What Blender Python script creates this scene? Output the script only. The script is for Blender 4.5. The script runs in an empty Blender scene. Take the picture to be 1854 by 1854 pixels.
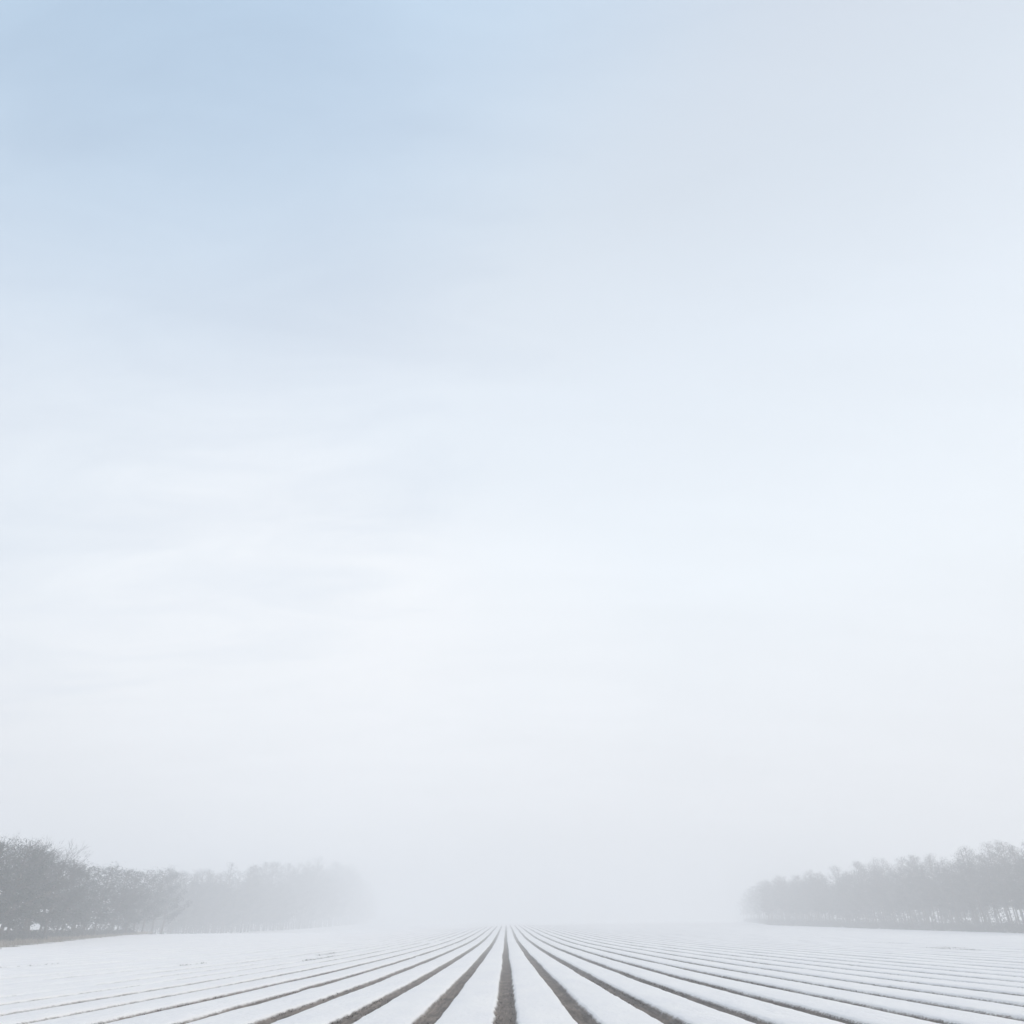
import bpy, math, random
import numpy as np
from mathutils import Vector, Matrix
R = math.radians
sc = bpy.context.scene
col = sc.collection

# ------------------------------------------------------------------ camera
CAM_H = 1.6
PITCH, YAW = 29.0, 0.40
cam = bpy.data.cameras.new("camera"); co = bpy.data.objects.new("camera", cam); col.objects.link(co)
cam.sensor_width = 36; cam.lens = 25.84; cam.clip_start = 0.1; cam.clip_end = 6000
co.location = (0.03, 0, CAM_H); co.rotation_euler = (R(90 + PITCH), 0, R(-YAW))
sc.camera = co

# ------------------------------------------------------------------ sun + sky
SUN_EL, SUN_AZ = 38.0, 70.0          # azimuth clockwise from the view direction: sun up on the right
sun = bpy.data.lights.new("sun", 'SUN'); so = bpy.data.objects.new("sun", sun); col.objects.link(so)
sun.energy = 1.15; sun.angle = R(25); sun.color = (1.0, 0.92, 0.82)
d = Vector((math.sin(R(SUN_AZ)) * math.cos(R(SUN_EL)), math.cos(R(SUN_AZ)) * math.cos(R(SUN_EL)), math.sin(R(SUN_EL))))
so.rotation_euler = d.to_track_quat('Z', 'Y').to_euler(); so.location = (200, 100, 200)

w = bpy.data.worlds.new("World"); sc.world = w; w.use_nodes = True
nt = w.node_tree; N = nt.nodes; L = nt.links; N.clear()
def nd(t, **k):
    n = N.new(t)
    for a, v in k.items(): setattr(n, a, v)
    return n
def val(sock, v): sock.default_value = v
def math_n(op, a, b=None, clamp=False):
    n = nd('ShaderNodeMath', operation=op, use_clamp=clamp)
    for i, v in enumerate((a, b)):
        if v is None: continue
        if isinstance(v, (int, float)): n.inputs[i].default_value = v
        else: L.new(v, n.inputs[i])
    return n.outputs[0]
out = nd('ShaderNodeOutputWorld'); bg = nd('ShaderNodeBackground'); bg.inputs['Strength'].default_value = 0.15
sky = nd('ShaderNodeTexSky', sky_type='NISHITA', sun_disc=False)
sky.sun_elevation = R(SUN_EL); sky.sun_rotation = R(SUN_AZ); sky.air_density = 1.0; sky.dust_density = 1.0
tc = nd('ShaderNodeTexCoord')
sep = nd('ShaderNodeSeparateXYZ'); L.new(tc.outputs['Generated'], sep.inputs[0])
X, Y, Z = sep.outputs
# thin high cloud: project the direction onto a flat cloud deck so streaks run in perspective
den = math_n('ADD', math_n('MAXIMUM', Z, 0.0), 0.18)
u = math_n('DIVIDE', X, den); v_ = math_n('DIVIDE', Y, den)
cmb = nd('ShaderNodeCombineXYZ'); L.new(u, cmb.inputs[0]); L.new(v_, cmb.inputs[1])
mp = nd('ShaderNodeMapping'); mp.inputs['Rotation'].default_value = (0, 0, R(35)); mp.inputs['Scale'].default_value = (0.6, 1.7, 1); mp.inputs['Location'].default_value = (2.3, 0.4, 0)
L.new(cmb.outputs[0], mp.inputs[0])
n1 = nd('ShaderNodeTexNoise'); n1.inputs['Scale'].default_value = 1.25; n1.inputs['Detail'].default_value = 7.0; n1.inputs['Roughness'].default_value = 0.5; n1.inputs['Distortion'].default_value = 0.7
L.new(mp.outputs[0], n1.inputs['Vector'])
n2 = nd('ShaderNodeTexNoise'); n2.inputs['Scale'].default_value = 0.9; n2.inputs['Detail'].default_value = 2.0
L.new(cmb.outputs[0], n2.inputs['Vector'])
def lobe(az, el, inner, outer):
    """1 in the middle of a patch of sky at azimuth az (right of the view) and elevation el, falling to 0 at its rim (degrees)"""
    dvec = (math.sin(R(az)) * math.cos(R(el)), math.cos(R(az)) * math.cos(R(el)), math.sin(R(el)))
    dp = nd('ShaderNodeVectorMath', operation='DOT_PRODUCT'); L.new(tc.outputs['Generated'], dp.inputs[0]); dp.inputs[1].default_value = dvec
    mr = nd('ShaderNodeMapRange', interpolation_type='SMOOTHSTEP'); L.new(dp.outputs['Value'], mr.inputs[0])
    mr.inputs[1].default_value = math.cos(R(outer)); mr.inputs[2].default_value = math.cos(R(inner)); return mr.outputs[0]
n3 = nd('ShaderNodeTexNoise'); n3.inputs['Scale'].default_value = 3.2; n3.inputs['Detail'].default_value = 6.0; n3.inputs['Roughness'].default_value = 0.58; n3.inputs['Distortion'].default_value = 1.1
L.new(mp.outputs[0], n3.inputs['Vector'])
# amount of veil: thinner high up on the left, thicker towards the horizon and the sun side
veil = math_n('ADD', 0.885, math_n('MULTIPLY', X, 0.22))
veil = math_n('ADD', veil, math_n('MULTIPLY', math_n('SUBTRACT', 0.8, Z), 0.34))
veil = math_n('ADD', veil, math_n('MULTIPLY', math_n('SUBTRACT', n1.outputs['Fac'], 0.5), 0.32))
veil = math_n('ADD', veil, math_n('MULTIPLY', math_n('SUBTRACT', n3.outputs['Fac'], 0.5), 0.22))
veil = math_n('ADD', veil, math_n('MULTIPLY', math_n('SUBTRACT', n2.outputs['Fac'], 0.5), 0.12))
veil = math_n('SUBTRACT', veil, math_n('MULTIPLY', lobe(-48, 60, 0, 26), 0.08))
veil = math_n('ADD', veil, math_n('MULTIPLY', lobe(30, 50, 3, 34), 0.08), True)
veil = math_n('MINIMUM', veil, 0.985)
# veil brightness over elevation, a brighter bank low on the left of the middle
vb = nd('ShaderNodeValToRGB'); L.new(Z, vb.inputs[0])
e = vb.color_ramp.elements
e[0].position = 0.0; e[0].color = (0.83, 0.845, 0.875, 1)
e[1].position = 1.0; e[1].color = (0.56, 0.62, 0.74, 1)
for p_, c_ in ((0.12, (0.86, 0.875, 0.905)), (0.38, (0.855, 0.912, 0.965)), (0.62, (0.755, 0.825, 0.905)), (0.78, (0.635, 0.71, 0.80)), (0.90, (0.585, 0.655, 0.755))):
    a = e.new(p_); a.color = (*c_, 1)
glow = nd('ShaderNodeMix', data_type='RGBA'); L.new(math_n('MULTIPLY', math_n('ADD', lobe(-19, 18, 0, 19), math_n('MULTIPLY', lobe(-2, 16, 0, 16), 0.7)), math_n('ADD', 0.28, math_n('MULTIPLY', n3.outputs['Fac'], 0.40))), glow.inputs[0])

blue = nd('ShaderNodeMapRange', interpolation_type='SMOOTHSTEP'); L.new(math_n('SUBTRACT', Z, math_n('MULTIPLY', X, 0.40)), blue.inputs[0])
blue.inputs[1].default_value = 0.68; blue.inputs[2].default_value = 1.08
fwd = nd('ShaderNodeMapRange', interpolation_type='SMOOTHSTEP'); L.new(Y, fwd.inputs[0]); fwd.inputs[1].default_value = -0.35; fwd.inputs[2].default_value = 0.30
tint = nd('ShaderNodeMix', data_type='RGBA'); L.new(math_n('MULTIPLY', blue.outputs[0], fwd.outputs[0]), tint.inputs[0]); L.new(vb.outputs[0], tint.inputs[6]); tint.inputs[7].default_value = (0.53, 0.72, 0.90, 1)
L.new(tint.outputs[2], glow.inputs[6]); glow.inputs[7].default_value = (0.97, 0.985, 1.01, 1); glow.clamp_factor = True
vs = nd('ShaderNodeVectorMath', operation='SCALE'); L.new(glow.outputs[2], vs.inputs[0]); 
br = math_n('ADD', math_n('MULTIPLY', n1.outputs['Fac'], 0.65), math_n('MULTIPLY', n3.outputs['Fac'], 0.35))      # thicker and thinner sheets of the veil
L.new(math_n('MULTIPLY', math_n('ADD', 0.91, math_n('MULTIPLY', br, 0.14)), 5.85), vs.inputs['Scale'])
mx = nd('ShaderNodeMix', data_type='RGBA'); L.new(veil, mx.inputs[0]); L.new(sky.outputs[0], mx.inputs[6]); L.new(vs.outputs[0], mx.inputs[7])
L.new(mx.outputs[2], bg.inputs[0]); L.new(bg.outputs[0], out.inputs[0])

sc.view_settings.view_transform = 'Standard'; sc.view_settings.look = 'None'
sc.view_settings.exposure = 0.29; sc.view_settings.gamma = 1.0
sc.render.engine = 'CYCLES'
sc.cycles.use_denoising = True
sc.cycles.max_bounces = 8; sc.cycles.volume_bounces = 3; sc.cycles.diffuse_bounces = 3
HAZE_DENSITY = 0.0058

# ------------------------------------------------------------------ helpers
def tag(o, label=None, cat=None, group=None, kind=None):
    if label: o['label'] = label
    if cat: o['category'] = cat
    if group: o['group'] = group
    if kind: o['kind'] = kind
    return o

def link(name, me, parent=None):
    o = bpy.data.objects.new(name, me); col.objects.link(o)
    if parent: o.parent = parent
    return o

def mesh_np(name, verts, faces, mat, smooth=False):
    """verts (n,3) array, faces (m,k) array with k = 3 or 4"""
    me = bpy.data.meshes.new(name)
    verts = np.asarray(verts, np.float32); faces = np.asarray(faces, np.int32)
    k = faces.shape[1]
    me.vertices.add(len(verts)); me.vertices.foreach_set('co', verts.ravel())
    me.loops.add(faces.size); me.loops.foreach_set('vertex_index', faces.ravel())
    me.polygons.add(len(faces)); me.polygons.foreach_set('loop_start', np.arange(0, faces.size, k, dtype=np.int32))
    if smooth: me.polygons.foreach_set('use_smooth', np.ones(len(faces), bool))
    me.update(calc_edges=True)
    if mat: me.materials.append(mat)
    return me

def vnoise(x, y, seed=0):
    """smooth value noise in [-1, 1] on arrays"""
    x = np.asarray(x, float); y = np.asarray(y, float)
    xi = np.floor(x); yi = np.floor(y); fx = x - xi; fy = y - yi
    fx = fx * fx * (3 - 2 * fx); fy = fy * fy * (3 - 2 * fy)
    def h(a, b):
        s = np.sin(a * 127.1 + b * 311.7 + seed * 74.7) * 43758.5453
        return (s - np.floor(s)) * 2 - 1
    return (h(xi, yi) * (1 - fx) + h(xi + 1, yi) * fx) * (1 - fy) + (h(xi, yi + 1) * (1 - fx) + h(xi + 1, yi + 1) * fx) * fy

PY = [-300, 0, 18, 33, 59, 90, 120, 160, 222, 320, 450, 900, 2000]
PZ = [0.6, 0.0, -0.25, -0.47, -0.74, -0.98, -1.12, -1.08, -0.84, -0.55, -0.3, 0.0, 0.0]
_py = np.linspace(-300, 2000, 4601); _pz = np.interp(_py, PY, PZ)
_k = np.hanning(61); _k /= _k.sum(); _pz = np.convolve(np.pad(_pz, 30, 'edge'), _k, 'valid')
def edge_x(y):                               # sideways position of the left margin at distance y
    return np.interp(y, [20, 69, 134, 175], [-27, -41, -60, -70])
def terrain(x, y):
    x = np.asarray(x, float); y = np.asarray(y, float)
    z = np.interp(y, _py, _pz)
    t = np.where(x > 0, 0.9 * np.tanh(x * 0.0125 / 0.9), np.interp(x, [-90, -50, -30, -15, 0], [0.45, 0.45, 0.10, -0.12, 0]))
    z = z + t * np.clip((y + 40) / 60, 0, 1)
    q = np.clip((y - 150) / 75, 0, 1); z = z - 1.5 * q * q * (3 - 2 * q) * np.clip((-x - 22) / 26, 0, 1)   # hollow beyond the left end of the field
    e0 = edge_x(y)
    z = z + 0.40 * np.clip((e0 - x) / 10.0, 0, 1) * np.clip((y - 20) / 30, 0, 1) * np.clip((165 - y) / 30, 0, 1)
    z = z + 0.05 * vnoise(x / 23.0, y / 31.0, 3) * np.clip(np.abs(x) / 20, 0.15, 1)
    return z

# ------------------------------------------------------------------ materials
def new_mat(name):
    m = bpy.data.materials.new(name); m.use_nodes = True
    t = m.node_tree; b = t.nodes['Principled BSDF']
    return m, t, b
def noise(t, scale, detail=4, rough=0.55, vec=None):
    n = t.nodes.new('ShaderNodeTexNoise'); n.inputs['Scale'].default_value = scale
    n.inputs['Detail'].default_value = detail; n.inputs['Roughness'].default_value = rough
    if vec is not None: t.links.new(vec, n.inputs['Vector'])
    return n.outputs['Fac']
def ramp(t, fac, stops):
    r = t.nodes.new('ShaderNodeValToRGB'); t.links.new(fac, r.inputs[0]); e = r.color_ramp.elements
    for i, (p, c) in enumerate(stops):
        el = e[i] if i < 2 else e.new(p)
        el.position = p; el.color = (*c, 1)
    return r.outputs[0]
def objco(t, scale=(1, 1, 1)):
    c = t.nodes.new('ShaderNodeTexCoord'); mp = t.nodes.new('ShaderNodeMapping'); mp.inputs['Scale'].default_value = scale
    t.links.new(c.outputs['Object'], mp.inputs[0]); return mp.outputs[0]
def bump(t, b, h, strength, dist):
    n = t.nodes.new('ShaderNodeBump'); n.inputs['Strength'].default_value = strength; n.inputs['Distance'].default_value = dist
    t.links.new(h, n.inputs['Height']); t.links.new(n.outputs[0], b.inputs['Normal'])
def mixc(t, f, a, b_):
    m = t.nodes.new('ShaderNodeMix'); m.data_type = 'RGBA'
    for s, v in ((0, f), (6, a), (7, b_)):
        if hasattr(v, 'links'): t.links.new(v, m.inputs[s])
        else: m.inputs[s].default_value = v if s == 0 else (*v, 1)
    return m.outputs[2]
def mth(t, op, a, b=None, clamp=False):
    n = t.nodes.new('ShaderNodeMath'); n.operation = op; n.use_clamp = clamp
    for i, v in enumerate((a, b)):
        if v is None: continue
        if isinstance(v, (int, float)): n.inputs[i].default_value = v
        else: t.links.new(v, n.inputs[i])
    return n.outputs[0]

def soil_color(t):
    long_ = objco(t, (1, 0.08, 1)); plain = objco(t)
    s = noise(t, 14, 5, 0.65, long_)
    c = ramp(t, s, [(0.28, (0.060, 0.048, 0.040)), (0.76, (0.26, 0.21, 0.17))])
    dmp = ramp(t, noise(t, 2.3, 3, 0.6, objco(t, (1, 0.3, 1))), [(0.35, (0.62, 0.60, 0.60)), (0.62, (1.12, 1.12, 1.12))])
    mm = t.nodes.new('ShaderNodeVectorMath'); mm.operation = 'MULTIPLY'; t.links.new(c, mm.inputs[0]); t.links.new(dmp, mm.inputs[1]); c = mm.outputs[0]
    f = noise(t, 22, 3, 0.75, plain)                        # frost grains lying on the soil
    fm = mth(t, 'MULTIPLY', mth(t, 'SUBTRACT', f, 0.50), 5.0, True)
    big = noise(t, 0.9, 2, 0.5, plain)
    fm = mth(t, 'MULTIPLY', fm, mth(t, 'ADD', 0.15, mth(t, 'MULTIPLY', big, 0.55)), True)
    return mixc(t, fm, c, (0.42, 0.41, 0.41)), s, f
M = {}
m, t, b = new_mat('soil'); c, s, f = soil_color(t)
t.links.new(c, b.inputs['Base Color']); b.inputs['Roughness'].default_value = 0.95; b.inputs['Specular IOR Level'].default_value = 0.15
bump(t, b, s, 0.9, 0.05); M['soil'] = m

def snow_color(t):
    p = objco(t, (1, 0.35, 1)); a = noise(t, 0.9, 7, 0.66, p)
    c = ramp(t, a, [(0.3, (0.80, 0.785, 0.785)), (0.72, (0.875, 0.852, 0.825))])
    return c
def snow_surface(t, b):
    p2 = objco(t, (1, 0.6, 1)); b.inputs['Roughness'].default_value = 0.75; b.inputs['Specular IOR Level'].default_value = 0.25
    h = mth(t, 'ADD', noise(t, 7, 5, 0.6, p2), mth(t, 'MULTIPLY', noise(t, 1.4, 3, 0.5, p2), 2.0))
    bump(t, b, h, 0.5, 0.07)
m, t, b = new_mat('snow'); t.links.new(snow_color(t), b.inputs['Base Color']); snow_surface(t, b); M['snow'] = m

# bed: snow on top; thin and patchy where attribute "cover" falls off down the flank
m, t, b = new_mat('snowy_bed'); sn = snow_color(t); so_c, s, f = soil_color(t)
at = t.nodes.new('ShaderNodeAttribute'); at.attribute_name = 'cover'
pl = objco(t, (1, 0.5, 1))
j = noise(t, 26, 4, 0.7, pl); jb = noise(t, 3.1, 3, 0.6, pl)
k = mth(t, 'ADD', at.outputs['Fac'], mth(t, 'MULTIPLY', mth(t, 'SUBTRACT', j, 0.5), 0.75))
k = mth(t, 'ADD', k, mth(t, 'MULTIPLY', mth(t, 'SUBTRACT', jb, 0.5), 0.35))
k = mth(t, 'MULTIPLY', mth(t, 'SUBTRACT', k, 0.40), 3.4, True)
t.links.new(mixc(t, k, so_c, sn), b.inputs['Base Color']); snow_surface(t, b); M['bed'] = m

m, t, b = new_mat('verge'); p = objco(t)
c = ramp(t, noise(t, 1.3, 5, 0.7, p), [(0.35, (0.20, 0.17, 0.13)), (0.52, (0.32, 0.28, 0.23)), (0.72, (0.58, 0.56, 0.53))])
t.links.new(c, b.inputs['Base Color']); b.inputs['Roughness'].default_value = 1.0; M['verge'] = m

def leafy(name, c1, c2, rough=0.8, scale=0.9):
    m, t, b = new_mat(name); p = objco(t)
    t.links.new(ramp(t, noise(t, scale, 3, 0.6, p), [(0.3, c1), (0.7, c2)]), b.inputs['Base Color'])
    b.inputs['Roughness'].default_value = rough; b.inputs['Specular IOR Level'].default_value = 0.2
    return m
M['needles'] = leafy('pine_needles', (0.022, 0.032, 0.030), (0.054, 0.066, 0.062))
M['needles_frost'] = leafy('frosted_needles', (0.034, 0.043, 0.046), (0.075, 0.084, 0.088))
M['bark'] = leafy('bark', (0.05, 0.04, 0.033), (0.13, 0.105, 0.085), 0.9, 2.5)
M['twig'] = leafy('twigs', (0.06, 0.055, 0.055), (0.12, 0.112, 0.11), 0.9, 2.0)
M['brush'] = leafy('underbrush', (0.040, 0.044, 0.040), (0.09, 0.092, 0.082))
M['dry_grass'] = leafy('dry_grass', (0.22, 0.18, 0.13), (0.44, 0.38, 0.30), 0.9, 1.2)
M['weed'] = leafy('weed', (0.05, 0.042, 0.034), (0.15, 0.125, 0.10), 0.9, 6)

# ------------------------------------------------------------------ ground
def grid_mesh(name, xs, ys, zoff, mat, mask=None):
    X_, Y_ = np.meshgrid(xs, ys); Z_ = terrain(X_, Y_) + zoff
    nx, ny = len(xs), len(ys)
    i = np.arange(nx * ny).reshape(ny, nx)
    q = np.stack([i[:-1, :-1], i[:-1, 1:], i[1:, 1:], i[1:, :-1]], -1)
    if mask is not None:
        cx = (X_[:-1, :-1] + X_[1:, 1:]) / 2; cy = (Y_[:-1, :-1] + Y_[1:, 1:]) / 2
        q = q[mask(cx, cy)]
    return mesh_np(name, np.stack([X_, Y_, Z_], -1).reshape(-1, 3), q.reshape(-1, 4), mat, True)

gx = np.concatenate([np.linspace(-1500, -160, 28), np.linspace(-150, 150, 121), np.linspace(160, 1500, 28)])
gy = np.concatenate([np.linspace(-290, -20, 12), np.linspace(-15, 300, 127), np.linspace(310, 1900, 60)])
tag(link('ground', grid_mesh('ground', gx, gy, -0.12, M['snow'])), 'flat snowy land running off into the fog', 'ground', kind='structure')

S = 1.6
def edge_left_start(x):                     # forward distance at which a given x comes inside the left margin
    return np.interp(-np.asarray(x, float), [27, 41, 60], [20, 69, 134])
def y_end(x):
    return np.interp(x, [-60, -47, -34, -20, 0, 78, 86], [135, 150, 182, 235, 330, 330, 340])
KL, KR = -38, 50
fx = np.arange(KL - 0.5, KR + 1.01, 1.0) * S
fy = np.concatenate([np.arange(-12, 60, 1.5), np.arange(60, 415, 3.0)])
def in_field(cx, cy):
    return (cy < y_end(cx)) & (cy > np.where(cx < -29, edge_left_start(cx), -20)) & (cx > -60)
tag(link('field_soil', grid_mesh('field_soil', fx, fy, 0.0, M['soil'], in_field)), 'dark brown soil showing in the furrows between the snowy beds', 'soil', kind='structure')

# ---- snow-covered beds, one object each
def furrow_half(k, y):
    """half width of bare soil in furrow k at distance y (arrays over y); negative = snowed over"""
    base = 0.138
    if k > 0: base = 0.140 - 0.0006 * min(k, 50)
    if k == 0: base = 0.146
    if k < -4: base = 0.135 - 0.010 * min(-4 - k, 10)
    wv = base + 0.022 * vnoise(y / 5.0, y * 0 + k * 3.7, 5) + 0.010 * vnoise(y / 1.1, y * 0 + k * 1.7, 6)
    if k < -5:                                   # drifted shut in places on the left
        g = vnoise(y / 16.0, y * 0 + k * 7.1, 8) + 0.4 * vnoise(y / 4.0, y * 0 + k * 7.1, 9)
        thr = np.clip(0.62 - 0.045 * (-5 - k), -0.25, 0.62)
        wv = wv - 0.26 * np.clip((g - thr) * 3.0, 0, 1)
    elif abs(k) > 3:
        g = vnoise(y / 9.0, y * 0 + k * 5.3, 11) + 0.5 * vnoise(y / 2.5, y * 0 + k * 5.3, 12)
        wv = wv - 0.10 * np.clip((g - 0.75) * 3.0, 0, 1)
    return wv
def wob(k, y):                                   # furrow centre wander
    return k * S + 0.045 * vnoise(y / 21.0, y * 0 + k * 0.35, 21) + 0.015 * vnoise(y / 3.0, y * 0 + k * 2.1, 22)
def ystations(y0, y1, near):
    ys = [y0]
    while ys[-1] < y1:
        y = ys[-1]; dn = math.hypot(y, near)
        ys.append(y + max(0.09, 0.0062 * dn))
    return np.array(ys)
PROF = np.array([0.0, 0.12, 0.36, 0.66, 0.91, 1.0])     # height fraction up the flank
COV = np.array([0.0, 0.16, 0.34, 0.58, 0.85, 1.15])
OFF = np.array([0.0, 0.03, 0.06, 0.09, 0.125, 0.165])  # inward offset of each flank line
for k in range(KL, KR):
    xc = (k + 0.5) * S
    y1 = float(y_end(xc)); y0 = max(-8.0 if abs(k) < 12 else abs(xc) * 1.25, -8.0)
    if xc < -29: y0 = max(y0, float(edge_left_start(xc)))
    if xc < -60 or y1 - y0 < 5: continue
    near = abs(xc)
    ys = ystations(y0, y1, near); n = len(ys)
    hwL, hwR = furrow_half(k, ys), furrow_half(k + 1, ys)
    amp = 0.018
    jl = amp * vnoise(ys / 0.33, ys * 0 + k * 9.1, 31) + 0.6 * amp * vnoise(ys / 0.14, ys * 0 + k, 32)
    jr = amp * vnoise(ys / 0.33, ys * 0 + k * 9.1, 33) + 0.6 * amp * vnoise(ys / 0.14, ys * 0 + k, 34)
    xl = wob(k, ys) + np.maximum(hwL, 0.0) + jl; xr = wob(k + 1, ys) - np.maximum(hwR, 0.0) + jr
    H = 0.138 + 0.012 * vnoise(ys / 6.0, ys * 0 + k * 4.4, 35)
    # where a furrow is snowed over, the flank is filled up: raise its foot
    fillL = np.clip((0.06 - hwL) / 0.12, 0, 1) * 0.8; fillR = np.clip((0.06 - hwR) / 0.12, 0, 1) * 0.8
    cols, zz, cv = [], [], []
    for i in range(6):
        lump = 0.010 * vnoise(ys / 0.22, ys * 0 + k * 3 + i, 41)
        cols.append(xl + OFF[i] + lump * (0 < i < 5)); hf = fillL + (1 - fillL) * PROF[i]
        zz.append(H * hf); cv.append(np.maximum(COV[i], 1.2 * (fillL > 0.3) * fillL * 1.2))
    mid = [0.25, 0.5, 0.75]
    for q in mid:
        cols.append((xl + 0.165) * (1 - q) + (xr - 0.165) * q)
        zz.append(H + 0.012 * math.sin(math.pi * q) + 0.012 * vnoise(ys / 1.3, ys * 0 + k * 2 + q * 7, 51)); cv.append(ys * 0 + 1.4)
    for i in range(5, -1, -1):
        lump = 0.010 * vnoise(ys / 0.22, ys * 0 + k * 3 + i, 42)
        cols.append(xr - OFF[i] + lump * (0 < i < 5)); hf = fillR + (1 - fillR) * PROF[i]
        zz.append(H * hf); cv.append(np.maximum(COV[i], 1.2 * (fillR > 0.3) * fillR * 1.2))
    Xv = np.stack(cols, 1); Yv = np.repeat(ys[:, None], Xv.shape[1], 1)
    Zv = terrain(Xv, Yv) + np.stack(zz, 1) - 0.004
    Cv = np.stack(cv, 1)
    mcols = Xv.shape[1]; ii = np.arange(n * mcols).reshape(n, mcols)
    q = np.stack([ii[:-1, :-1], ii[:-1, 1:], ii[1:, 1:], ii[1:, :-1]], -1).reshape(-1, 4)
    me = mesh_np('snowy_bed', np.stack([Xv, Yv, Zv], -1).reshape(-1, 3), q, M['bed'], True)
    at = me.attributes.new('cover', 'FLOAT', 'POINT'); at.data.foreach_set('value', Cv.ravel().astype(np.float32))
    o = link('snowy_bed', me)
    side = 'right' if k >= 0 else 'left'; idx = k + 1 if k >= 0 else -k
    tag(o, f'long snow-covered planting bed, number {idx} counting {side} from the straight centre furrow', 'planting bed', 'snow-covered beds of the field', 'structure')

# ---- left verge of dry grass between field and trees
def verge_mask(cx, cy):
    e0 = edge_x(cy)
    return (cx < e0) & (cx > e0 - 22) & (cy > 25) & (cy < 160)
tag(link('verge', grid_mesh('verge', np.arange(-92, -26, 0.8), np.arange(25, 161, 0.8), 0.03, M['verge'], verge_mask)),
    'strip of brown grassy ground along the left edge of the field', 'verge', kind='structure')

def blades(pts, h, wd, mat, name, seed, lean=0.5, per=1):
    rng = np.random.default_rng(seed)
    pts = np.repeat(pts, per, 0); n = len(pts)
    p = pts + np.c_[rng.normal(0, wd * 4, n), rng.normal(0, wd * 4, n), np.zeros(n)]
    hh = h * rng.uniform(0.5, 1.2, n); a = rng.uniform(0, 2 * np.pi, n); w_ = wd * rng.uniform(0.6, 1.4, n)
    dx = np.c_[np.cos(a), np.sin(a), a * 0] * w_[:, None]
    tip = p + np.c_[rng.normal(0, lean, n) * hh, rng.normal(0, lean, n) * hh, hh]
    v = np.stack([p - dx, p + dx, tip], 1).reshape(-1, 3)
    return mesh_np(name, v, np.arange(3 * n).reshape(-1, 3), mat)

rng = np.random.default_rng(5)
n = 26000
cy = rng.uniform(35, 158, n); e0 = edge_x(cy)
cx = e0 - rng.uniform(0, 1, n) ** 1.3 * 22 + 0.3 * rng.normal(size=n)
keep = vnoise(cx / 2.5, cy / 2.5, 61) > -0.45
pts = np.c_[cx, cy, terrain(cx, cy) + 0.02][keep]
tag(link('dry_grass', blades(pts, 0.42, 0.05, M['dry_grass'], 'dry_grass', 6)), 'withered tan grass on the verge under the left trees', 'grass', kind='stuff')

# weeds and stubble poking through the snow beside the furrows
rng = np.random.default_rng(9); P = []
def along(k, y0, y1, count, spread=0.10, side=None):
    yy = rng.uniform(y0, y1, count); sd = rng.choice([-1, 1], count) if side is None else np.full(count, side)
    xx = wob(k, yy) + sd * (np.maximum(furrow_half(k, yy), 0.02) + rng.normal(0.03, spread, count))
    P.append(np.c_[xx, yy, terrain(xx, yy) + 0.06])
for k, y0, y1, c in [(2, 21, 31, 150), (3, 24, 33, 200), (3, 33, 37, 60), (4, 26, 32, 120), (5, 24, 34, 180), (6, 22, 32, 160), (7, 24, 40, 150), (8, 28, 46, 120), (9, 30, 50, 90),
                     (-2, 17, 24, 160), (-3, 18, 30, 120), (-4, 24, 40, 150), (-5, 20, 45, 160), (-6, 20, 46, 120), (-7, 25, 50, 60), (0, 15, 26, 60), (-1, 15, 24, 20)]:
    along(k, y0, y1, c, 0.035)
Q = P; P = []
for k, y0, y1, c in [(20, 57.5, 64.5, 170), (21, 61.5, 66, 110), (23, 77, 86, 60), (26, 105, 112, 50), (-8, 55, 64, 90), (-9, 66, 73, 70), (-12, 99, 106, 40), (-15, 41, 47, 40), (-11, 47, 51, 30)]:
    along(k, y0, y1, c, 0.13)
tag(link('weed_clump', blades(np.concatenate(P), 0.11, 0.03, M['weed'], 'weed_clump', 12, 1.3, 2)), 'scattered dark weed patches breaking through the snow far out on the field', 'weeds', kind='stuff')
P = Q
pts = np.concatenate(P)
tag(link('withered_weeds', blades(pts, 0.05, 0.012, M['weed'], 'withered_weeds', 10, 1.2, 2)), 'dark withered weeds poking through snow along the furrow edges', 'weeds', kind='stuff')

# ------------------------------------------------------------------ trees
def tube(pts, rad, sides=6):
    """tapered tube along points -> verts, quads"""
    pts = np.asarray(pts, float); n = len(pts)
    dirs = np.gradient(pts, axis=0); dirs /= np.linalg.norm(dirs, axis=1)[:, None] + 1e-9
    ref = np.array([1.0, 0.13, 0.0]) if abs(dirs[0][0]) < 0.8 else np.array([0, 1.0, 0.1])
    a = np.cross(dirs, ref); a /= np.linalg.norm(a, axis=1)[:, None]; b_ = np.cross(dirs, a)
    th = np.arange(sides) * 2 * np.pi / sides
    v = pts[:, None, :] + np.asarray(rad)[:, None, None] * (np.cos(th)[None, :, None] * a[:, None, :] + np.sin(th)[None, :, None] * b_[:, None, :])
    f = []
    for i in range(n - 1):
        for s_ in range(sides):
            f.append((i * sides + s_, i * sides + (s_ + 1) % sides, (i + 1) * sides + (s_ + 1) % sides, (i + 1) * sides + s_))
    return v.reshape(-1, 3), np.array(f)
def merge(parts):
    V, F, o = [], [], 0
    for v, f in parts:
        V.append(v); F.append(f + o); o += len(v)
    return np.concatenate(V), np.concatenate(F)

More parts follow.
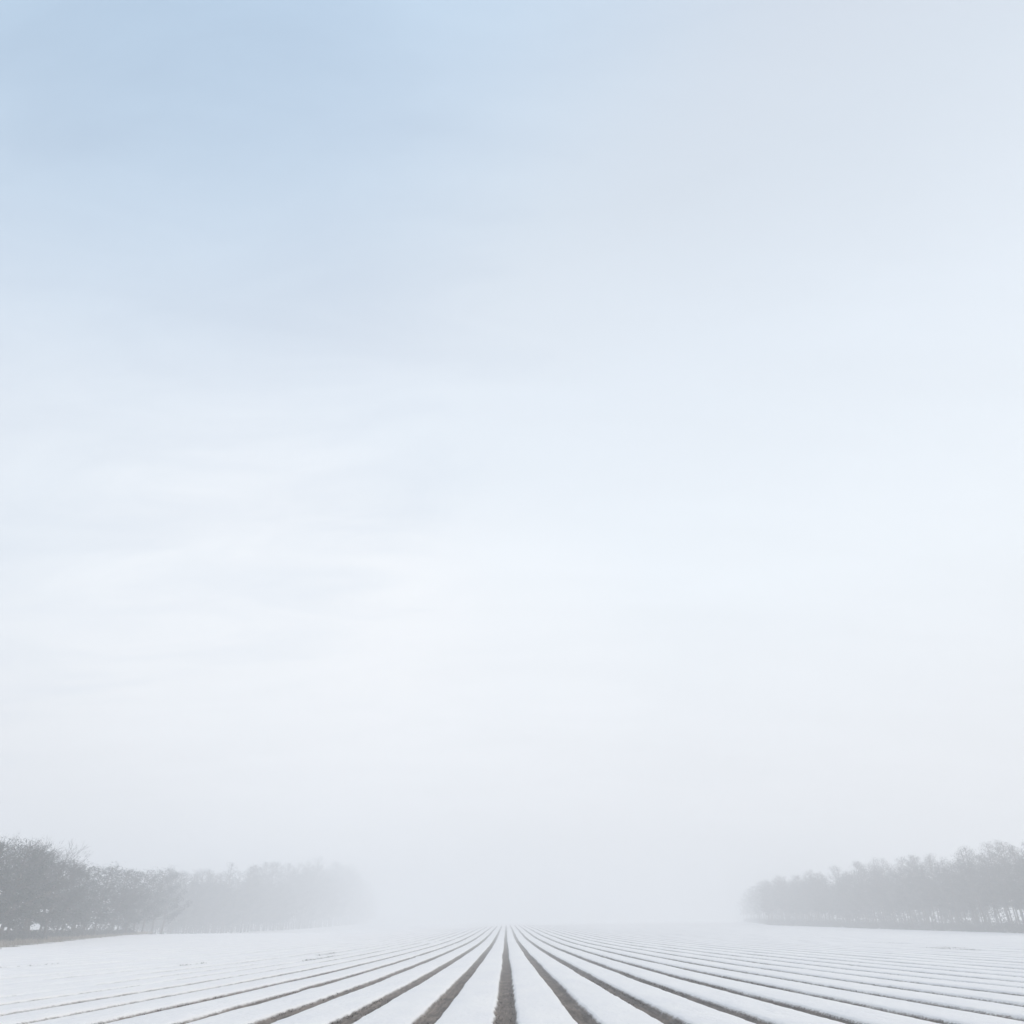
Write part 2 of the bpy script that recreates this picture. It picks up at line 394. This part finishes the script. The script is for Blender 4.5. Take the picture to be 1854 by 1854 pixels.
def leaf_quads(centres, size, rng, droop=0.0):
    n = len(centres)
    a = rng.normal(size=(n, 3)); a /= np.linalg.norm(a, axis=1)[:, None]
    b_ = np.cross(a, rng.normal(size=(n, 3))); b_ /= np.linalg.norm(b_, axis=1)[:, None]
    s_ = size * rng.uniform(0.5, 1.4, n)[:, None]
    a = a * s_; b_ = b_ * s_ * 0.45
    q = np.stack([centres - a, centres - b_ * rng.uniform(0.5, 1.3, (n, 1)), centres + a, centres + b_], 1)
    return q.reshape(-1, 3), np.arange(4 * n).reshape(-1, 4)

def pine(seed, H=16.0, base=0.32, width=2.6, dens=1.0, leaf=0.17, thin=0.55):
    """tall tree: bare lower trunk, limbs, bumpy crown made of many needle sprays"""
    rng = np.random.default_rng(seed)
    zs = np.linspace(-0.6, H * 0.95, 12); lx = np.cumsum(rng.normal(0, 0.07, 12)); ly = np.cumsum(rng.normal(0, 0.07, 12))
    tr = np.c_[lx - lx[0], ly - ly[0], zs]; rad = np.interp(zs, [-0.6, 0.5, H * 0.6, H], [0.24, 0.17, 0.10, 0.03])
    wood = [tube(tr, rad, 7)]; C = []
    nl = int(34 * dens)
    for i in range(nl):
        f = (i + rng.uniform(0, 1)) / nl
        z0 = H * (base + (0.93 - base) * f)
        L_ = width * (0.55 + 0.6 * math.sin(math.pi * min(1, 0.18 + f * 0.82))) * rng.uniform(0.6, 1.15) * (1 - 0.35 * f ** 3)
        az = i * 2.4 + rng.uniform(-0.5, 0.5); up = rng.uniform(0.0, 0.45) + 0.4 * f
        p0 = np.array([np.interp(z0, zs, tr[:, 0]), np.interp(z0, zs, tr[:, 1]), z0])
        dv = np.array([math.cos(az), math.sin(az), up]); p1 = p0 + dv * L_ * 0.55 + [0, 0, -0.1]; p2 = p0 + dv * L_ + [0, 0, 0.15]
        wood.append(tube([p0, p1, p2], [0.055, 0.035, 0.012], 4))
        for (c0, r, nn) in ((p2, 0.66, 58), (p1 * 0.4 + p2 * 0.6, 0.66, 50), (p1, 0.55, 32)):
            c0 = c0 + rng.normal(0, 0.15, 3); r = r * rng.uniform(0.75, 1.3)
            d_ = rng.normal(size=(nn, 3)); d_ /= np.linalg.norm(d_, axis=1)[:, None]
            C.append(c0 + d_ * (r * rng.uniform(0.2, 1.0, nn) ** 0.5)[:, None] * [1, 1, 0.7])
    top = np.array([tr[-1, 0], tr[-1, 1], H * 0.93])
    C.append(top + rng.normal(0, 1, (120, 3)) * [0.55, 0.55, 0.5])
    # a few dead stubs on the bare trunk
    for i in range(6):
        z0 = H * rng.uniform(0.1, base); az = rng.uniform(0, 6.28); p0 = np.array([np.interp(z0, zs, tr[:, 0]), np.interp(z0, zs, tr[:, 1]), z0])
        wood.append(tube([p0, p0 + np.array([math.cos(az), math.sin(az), -0.1]) * rng.uniform(0.5, 1.3)], [0.025, 0.008], 3))
    C = np.concatenate(C)
    f = np.clip((C[:, 2] / H - 0.45) / 0.55, 0, 1)
    C = C[rng.uniform(0, 1, len(C)) > thin * f ** (1.3 if thin < 0.7 else 0.8)]
    f = np.clip((C[:, 2] / H - 0.45) / 0.55, 0, 1)
    return merge(wood), leaf_quads(C, leaf * (1 - 0.5 * f)[:, None], rng)

def bare(seed, H=14.0, depth=6, spread=0.5):
    """leafless broad tree with a haze of fine twigs"""
    rng = np.random.default_rng(seed); wood = []; fine = []
    def grow(p, dv, L_, r, lev):
        dv = dv / np.linalg.norm(dv)
        m_ = p + dv * L_ * 0.5 + rng.normal(0, 0.04 * L_, 3); e_ = p + dv * L_ + rng.normal(0, 0.05 * L_, 3) + [0, 0, 0.03 * L_]
        (wood if lev < 3 else fine).append(tube([p, m_, e_], [r, r * 0.8, r * 0.6], 6 if lev < 2 else 3))
        if lev >= depth: return
        for i in range(3 if lev else 5):
            s_ = rng.uniform(0.45, 1.0) if lev else rng.uniform(0.5, 1.0)
            q = p + (e_ - p) * s_
            nd_ = dv + rng.normal(0, spread, 3) + [0, 0, 0.12]
            grow(q, nd_, L_ * rng.uniform(0.58, 0.78), r * rng.uniform(0.45, 0.6), lev + 1)
        if lev: grow(e_, dv + rng.normal(0, 0.2, 3) + [0, 0, 0.08], L_ * 0.72, r * 0.55, lev + 1)
    grow(np.array([0, 0, -0.5]), np.array([0, 0, 1.0]), H * 0.36, 0.22, 0)
    w_, f_ = merge(wood), merge(fine)
    top = max(w_[0][:, 2].max(), f_[0][:, 2].max()); sc_ = H / top
    return (w_[0] * sc_, w_[1]), (f_[0] * sc_, f_[1])

PROTO = {}
def proto(key, data, cm):
    (wv, wf), (cv, cf) = data
    PROTO[key] = dict(raw=data, trunk=mesh_np('trunk', wv, wf, M['bark'], True), crown=mesh_np('crown', cv, cf, M[cm]))
for i in range(6):
    proto(f'p{i}', pine(100 + i, 16.0, [0.34, 0.30, 0.38, 0.26, 0.33, 0.36][i], [2.5, 2.9, 2.2, 2.7, 2.4, 3.0][i]), 'needles' if i % 3 else 'needles_frost')
for i in range(2):
    proto(f'b{i}', bare(200 + i, 14.0), 'twig')
for i in range(3):                    # open, twiggy tops that let the fog through
    proto(f'p{6 + i}', pine(400 + i, 16.0, [0.30, 0.24, 0.34][i], [2.6, 3.0, 2.4][i], 1.1, 0.15, 0.78), 'needles')
# low-crowned bushy tree for the left edge
for i in range(3):
    proto(f'l{i}', pine(300 + i, 12.0, 0.16, 3.1, 1.15, 0.155), 'needles')

def tree(name, key, x, y, H, label, cat, group, rz=0.0, sxy=None):
    raw_h = {'p': 16.0, 'b': 14.0, 'l': 12.0}[key[0]]; s_ = H / raw_h
    o = bpy.data.objects.new(name, None); col.objects.link(o)
    o.location = (x, y, float(terrain(x, y)) - 0.05); o.rotation_euler = (0, 0, rz)
    a = (sxy or 1.0) * (0.35 + 0.65 * s_); o.scale = (a, a, s_)
    tag(o, label, cat, group)
    link('trunk', PROTO[key]['trunk'], o); link('crown', PROTO[key]['crown'], o)
    return o

rnd = random.Random(4)
# right wood, edge at x ~ 101, individual trees
cnt = 0; front = []
for row, dx in enumerate((0.0, 3.8, 8.2, 13.0)):
    y = 116.0 + row * 1.3
    while y < (262, 258, 246, 232)[row]:
        x = 82.5 + dx + rnd.uniform(-1.2, 1.2)
        H = 14.0 + rnd.uniform(-1.7, 1.4) + (-2.4, -0.9, 0.2, 0.9)[row]; key = f'p{rnd.randrange(9)}' if row == 0 else (f'p{6 + rnd.randrange(3)}' if rnd.random() < 0.75 else f'l{rnd.randrange(3)}'); H -= 2.6 if key[0] == 'l' else 0; H += 0.3 if key in ('p6', 'p7', 'p8') else -0.5
        if row == 0:
            nth = ['first', 'second', 'third', 'fourth', 'fifth', 'sixth', 'seventh', 'eighth', 'ninth', 'tenth', 'eleventh', 'twelfth']
            vis = [q for q in front if q >= 132]
            front.append(y); m_ = len(vis)
            if y < 132: lab = 'tall bare-trunked tree starting the right wood, cut by the picture edge'
            elif m_ < 12: lab = nth[m_] + ' whole tree in the right wood\'s front row, counting from the picture\'s right edge'
            elif y < 205: lab = 'slim tree midway along the right wood\'s front row, greyed by fog'
            else: lab = 'faint tree at the far end of the right wood\'s front row'
        else:
            lab = 'tree standing behind the front row of the right wood, ' + ('near the picture edge' if y < 160 else 'deep in the fog')
        tree('woodland_tree', key, x, y, H, lab, 'tree', 'trees of the wood right of the field', rnd.uniform(0, 6.28), rnd.uniform(0.85, 1.15))
        y += rnd.uniform(1.9, 3.5) * (1.0 if row < 2 else 1.35); cnt += 1

# left stand of trees by the verge (x, y, height, kind)
def px_dir(px, dist, py=1690):
    """a forward/sideways position at a horizontal distance, for planning only"""
    cxp = px - 927; r = cxp / 1534.0
    f = dist / math.sqrt(1 + r * r); return f * r + f * math.tan(R(YAW)) , f
def top_h(x, y, px, py):
    """height a tree at (x, y) needs for its top to stand at this elevation of the skyline"""
    a_, b_ = px - 927, 927 - py
    up = b_ * math.cos(R(PITCH)) + 1331 * math.sin(R(PITCH)); f = 1331 * math.cos(R(PITCH)) - b_ * math.sin(R(PITCH))
    return math.hypot(x, y) * up / math.hypot(a_, f) + CAM_H - float(terrain(x, y))
SD = lambda px: float(np.interp(px, [-60, 0, 60, 120, 180, 240], [86, 94, 103, 117, 133, 152]))
LT = [(-60, 0, 1515, 'l0'), (-25, 1, 1512, 'l1'), (8, 0, 1516, 'l2'), (18, 2, 1498, 'b0'), (48, 1, 1533, 'l1'), (52, 3, 1516, 'b1'), (85, 0, 1552, 'l0'),
      (112, 2, 1555, 'l2'), (133, 1, 1562, 'l1'), (172, 0, 1561, 'l0'), (200, 2, 1570, 'l1'), (154, 1, 1578, 'b0'), (228, 1, 1577, 'l2')]
LL = ['dark green tree cut off by the picture\'s left edge', 'tallest dark tree of the left stand, just inside the left edge', 'broad dark crown right of the tallest left tree',
      'leafless tree with fine twigs rising above the tall left crowns', 'dark tree where the left treeline starts to step down', 'leafless tree with twigs leaning out over the left treeline\'s step',
      'low dark tree just below the step in the left treeline', 'rounded dark tree on the lower shelf of the left treeline', 'last dark tree before the dip in the left treeline',
      'rounded tree just past the dip in the left treeline', 'tree right of the rounded one past the dip, paler in fog', 'small leafless tree filling the dip in the left treeline', 'last and palest tree of the left stand before the foggy wood']
for i, (px, dd, py, key) in enumerate(LT):
    x, y = px_dir(px, SD(px) + dd); H = top_h(x, y, px, py)
    lab = LL[i]
    tree('bare_tree' if key[0] == 'b' else 'bushy_tree', key, x, y, H, lab, 'tree', 'trees beyond the left verge', rnd.uniform(0, 6.28), 1.15)
# a second rank behind them
LB = ['cut by the left picture edge', 'behind the tallest one', 'behind the tall leafless one', 'below the treeline\'s step', 'behind the lower shelf', 'just before the dip', 'behind the rounded tree past the dip', 'farthest right of the stand']
for i, (px, dd, py) in enumerate([(-40, 9, 1522), (0, 9, 1526), (36, 8, 1540), (75, 9, 1556), (105, 8, 1563), (128, 8, 1572), (180, 8, 1567), (214, 7, 1573)]):
    x, y = px_dir(px, SD(px) + dd); H = top_h(x, y, px, py)
    tree('bushy_tree', f'l{i % 3}', x, y, H, 'dark second-rank tree of the left stand, ' + LB[i], 'tree', 'trees beyond the left verge', rnd.uniform(0, 6.28), 1.1)

# scattered trees that carry the left stand over into the foggy wood behind
for px, dd, py, n_ in [(243, 158, 1571, 'first'), (258, 166, 1577, 'second'), (276, 174, 1568, 'third'), (294, 184, 1574, 'fourth')]:
    x, y = px_dir(px, dd)
    tree('bushy_tree', f'l{int(px) % 3}', x, y, top_h(x, y, px, py), n_ + ' pale tree between the left stand and the foggy wood behind it', 'tree', 'trees beyond the left verge', rnd.uniform(0, 6.28), 1.1)

# far woods that read as one mass in the fog
def wood(name, spots, label):
    V, F, MI, o_ = [], [], [], 0
    for (x, y, H, key) in spots:
        raw = PROTO[key]['raw']; s_ = H / {'p': 16.0, 'b': 14.0, 'l': 12.0}[key[0]]; a = rnd.uniform(0, 6.28); c_, sn_ = math.cos(a), math.sin(a)
        zt = float(terrain(x, y)) - 0.05
        for j_, (v, f) in enumerate(raw):
            v = v * s_; v = np.c_[v[:, 0] * c_ - v[:, 1] * sn_ + x, v[:, 0] * sn_ + v[:, 1] * c_ + y, v[:, 2] + zt]
            V.append(v); F.append(f + o_); MI.append(np.full(len(f), j_, np.int32)); o_ += len(v)
    me = mesh_np(name, np.concatenate(V), np.concatenate(F), M['bark']); me.materials.append(M['needles'])
    me.polygons.foreach_set('material_index', np.concatenate(MI))
    tag(link(name, me), label, 'wood', kind='stuff')
spots = []
FWP = [228, 330, 430, 520, 580, 625, 670]; FWD = [200, 232, 268, 315, 390, 500, 660]; FPY = [1574, 1566, 1557, 1551, 1554, 1568, 1604]
px = 228.0
while px < 670:
    for r_ in range(3):
        dd = np.interp(px, FWP, FWD) + r_ * 9 + rnd.uniform(-4, 4); x, y = px_dir(px + rnd.uniform(-4, 4), dd)
        hh = top_h(x, y, px, np.interp(px, FWP, FPY) + 7 * float(vnoise(px / 40.0, 0.5, 73)) + 5 * float(vnoise(px / 13.0, 0.5, 72)) + rnd.uniform(-3, 9))
        if rnd.random() < 0.15: continue
        far = rnd.random() < .5; spots.append((x, y, hh * (rnd.uniform(0.86, 1.03) if far else rnd.uniform(0.55, 0.80)), f'p{6 + rnd.randrange(3)}' if far else f'l{rnd.randrange(3)}'))
    px += 8.5 * 215 / np.interp(px, FWP, FWD)
wood('far_woods', spots, 'pale grey wood beyond the left end of the field, blurred by fog')
spots = []
for row, dx in enumerate((0, 5, 11, 18, 26)):
    y = 262.0
    while y < 470:
        if rnd.random() < np.interp(y, [262, 340, 470], [0.25, 0.45, 0.65]): y += rnd.uniform(3, 5); continue
        spots.append((max(82.5, np.interp(y, [262, 330, 470], [0.315, 0.305, 0.28]) * y) + dx + rnd.uniform(-1.5, 1.5), y, 13.6 + rnd.uniform(-3.2, 1.2), f'p{3 + rnd.randrange(6)}')); y += rnd.uniform(3.2, 5)
wood('distant_woods', spots, 'far end of the right wood dissolving into white fog')

# undergrowth at the foot of the woods
def brush(name, pts, label, leaf=0.16, per=80):
    rng = np.random.default_rng(77); C = []
    for (x, y, r, h) in pts:
        d_ = rng.normal(size=(per, 3)); d_ /= np.linalg.norm(d_, axis=1)[:, None]
        c_ = d_ * (rng.uniform(0.1, 1, per) ** 0.5)[:, None] * [r, r, h * 0.55] + [x, y, 0]
        c_[:, 2] += float(terrain(x, y)) + h * 0.5; C.append(c_)
    v, f = leaf_quads(np.concatenate(C), leaf, rng)
    tag(link(name, mesh_np(name, v, f, M['brush'])), label, 'undergrowth', kind='stuff')
pts = []
y = 112.0
def right_edge(y): return max(81.0, float(np.interp(y, [262, 330, 470], [0.315, 0.305, 0.28])) * y)
while y < 440:
    for q in range(3): pts.append((right_edge(y) + rnd.uniform(0, 15), y + rnd.uniform(-1, 1), rnd.uniform(0.7, 1.4), rnd.uniform(0.9, 2.1)))
    pts.append((right_edge(y) + rnd.uniform(-0.5, 0.8), y, rnd.uniform(0.8, 1.2), rnd.uniform(0.9, 1.6))); y += 0.95
    if rnd.random() < 0.45: pts.append((right_edge(y) + rnd.uniform(2, 16), y, rnd.uniform(0.5, 1.4), rnd.uniform(3.6, 6.6)))
    if rnd.random() < 0.2: pts.append((right_edge(y) + rnd.uniform(2, 5), y, rnd.uniform(0.5, 1.0), rnd.uniform(2.5, 5.0)))
brush('undergrowth', pts, 'dark undergrowth at the foot of the right wood')
pts = []
for i in range(40):
    px = rnd.uniform(20, 245); x, y = px_dir(px, SD(px) + rnd.uniform(0, 9)); pts.append((x, y, rnd.uniform(0.5, 1.1), rnd.uniform(1.8, 3.6)))
for i in range(150):
    px = rnd.uniform(-60, 245); x, y = px_dir(px, SD(px) + rnd.uniform(0, 10))
    pts.append((x, y, rnd.uniform(0.5, 1.1), rnd.uniform(0.3, 1.0)))
brush('undergrowth', pts, 'low scrub beneath the trees of the left stand')
pts = []
for i in range(420):
    px = rnd.uniform(225, 660); x, y = px_dir(px, np.interp(px, FWP, FWD) + rnd.uniform(-3, 10)); pts.append((x, y, rnd.uniform(1, 2), rnd.uniform(2.5, 6.5)))
brush('undergrowth', pts, 'grey scrub along the foot of the foggy wood at the left end of the field')

# ------------------------------------------------------------------ haze
bx = np.array([[x, y, z] for x in (-1560, 1560) for y in (-340, 1960) for z in (-3.2, 30.0)], float)
hm = mesh_np('haze', bx, [(0, 1, 3, 2), (4, 6, 7, 5), (0, 4, 5, 1), (2, 3, 7, 6), (0, 2, 6, 4), (1, 5, 7, 3)], None)
m = bpy.data.materials.new('haze'); m.use_nodes = True; t = m.node_tree; t.nodes.clear()
o_ = t.nodes.new('ShaderNodeOutputMaterial'); pv = t.nodes.new('ShaderNodeVolumePrincipled')
pv.inputs['Color'].default_value = (0.988, 0.991, 1.0, 1); pv.inputs['Density'].default_value = HAZE_DENSITY; pv.inputs['Anisotropy'].default_value = 0.2
t.links.new(pv.outputs[0], o_.inputs['Volume']); hm.materials.append(m)
tag(link('haze', hm), 'white ground fog lying over the whole field and woods', 'fog', kind='stuff')
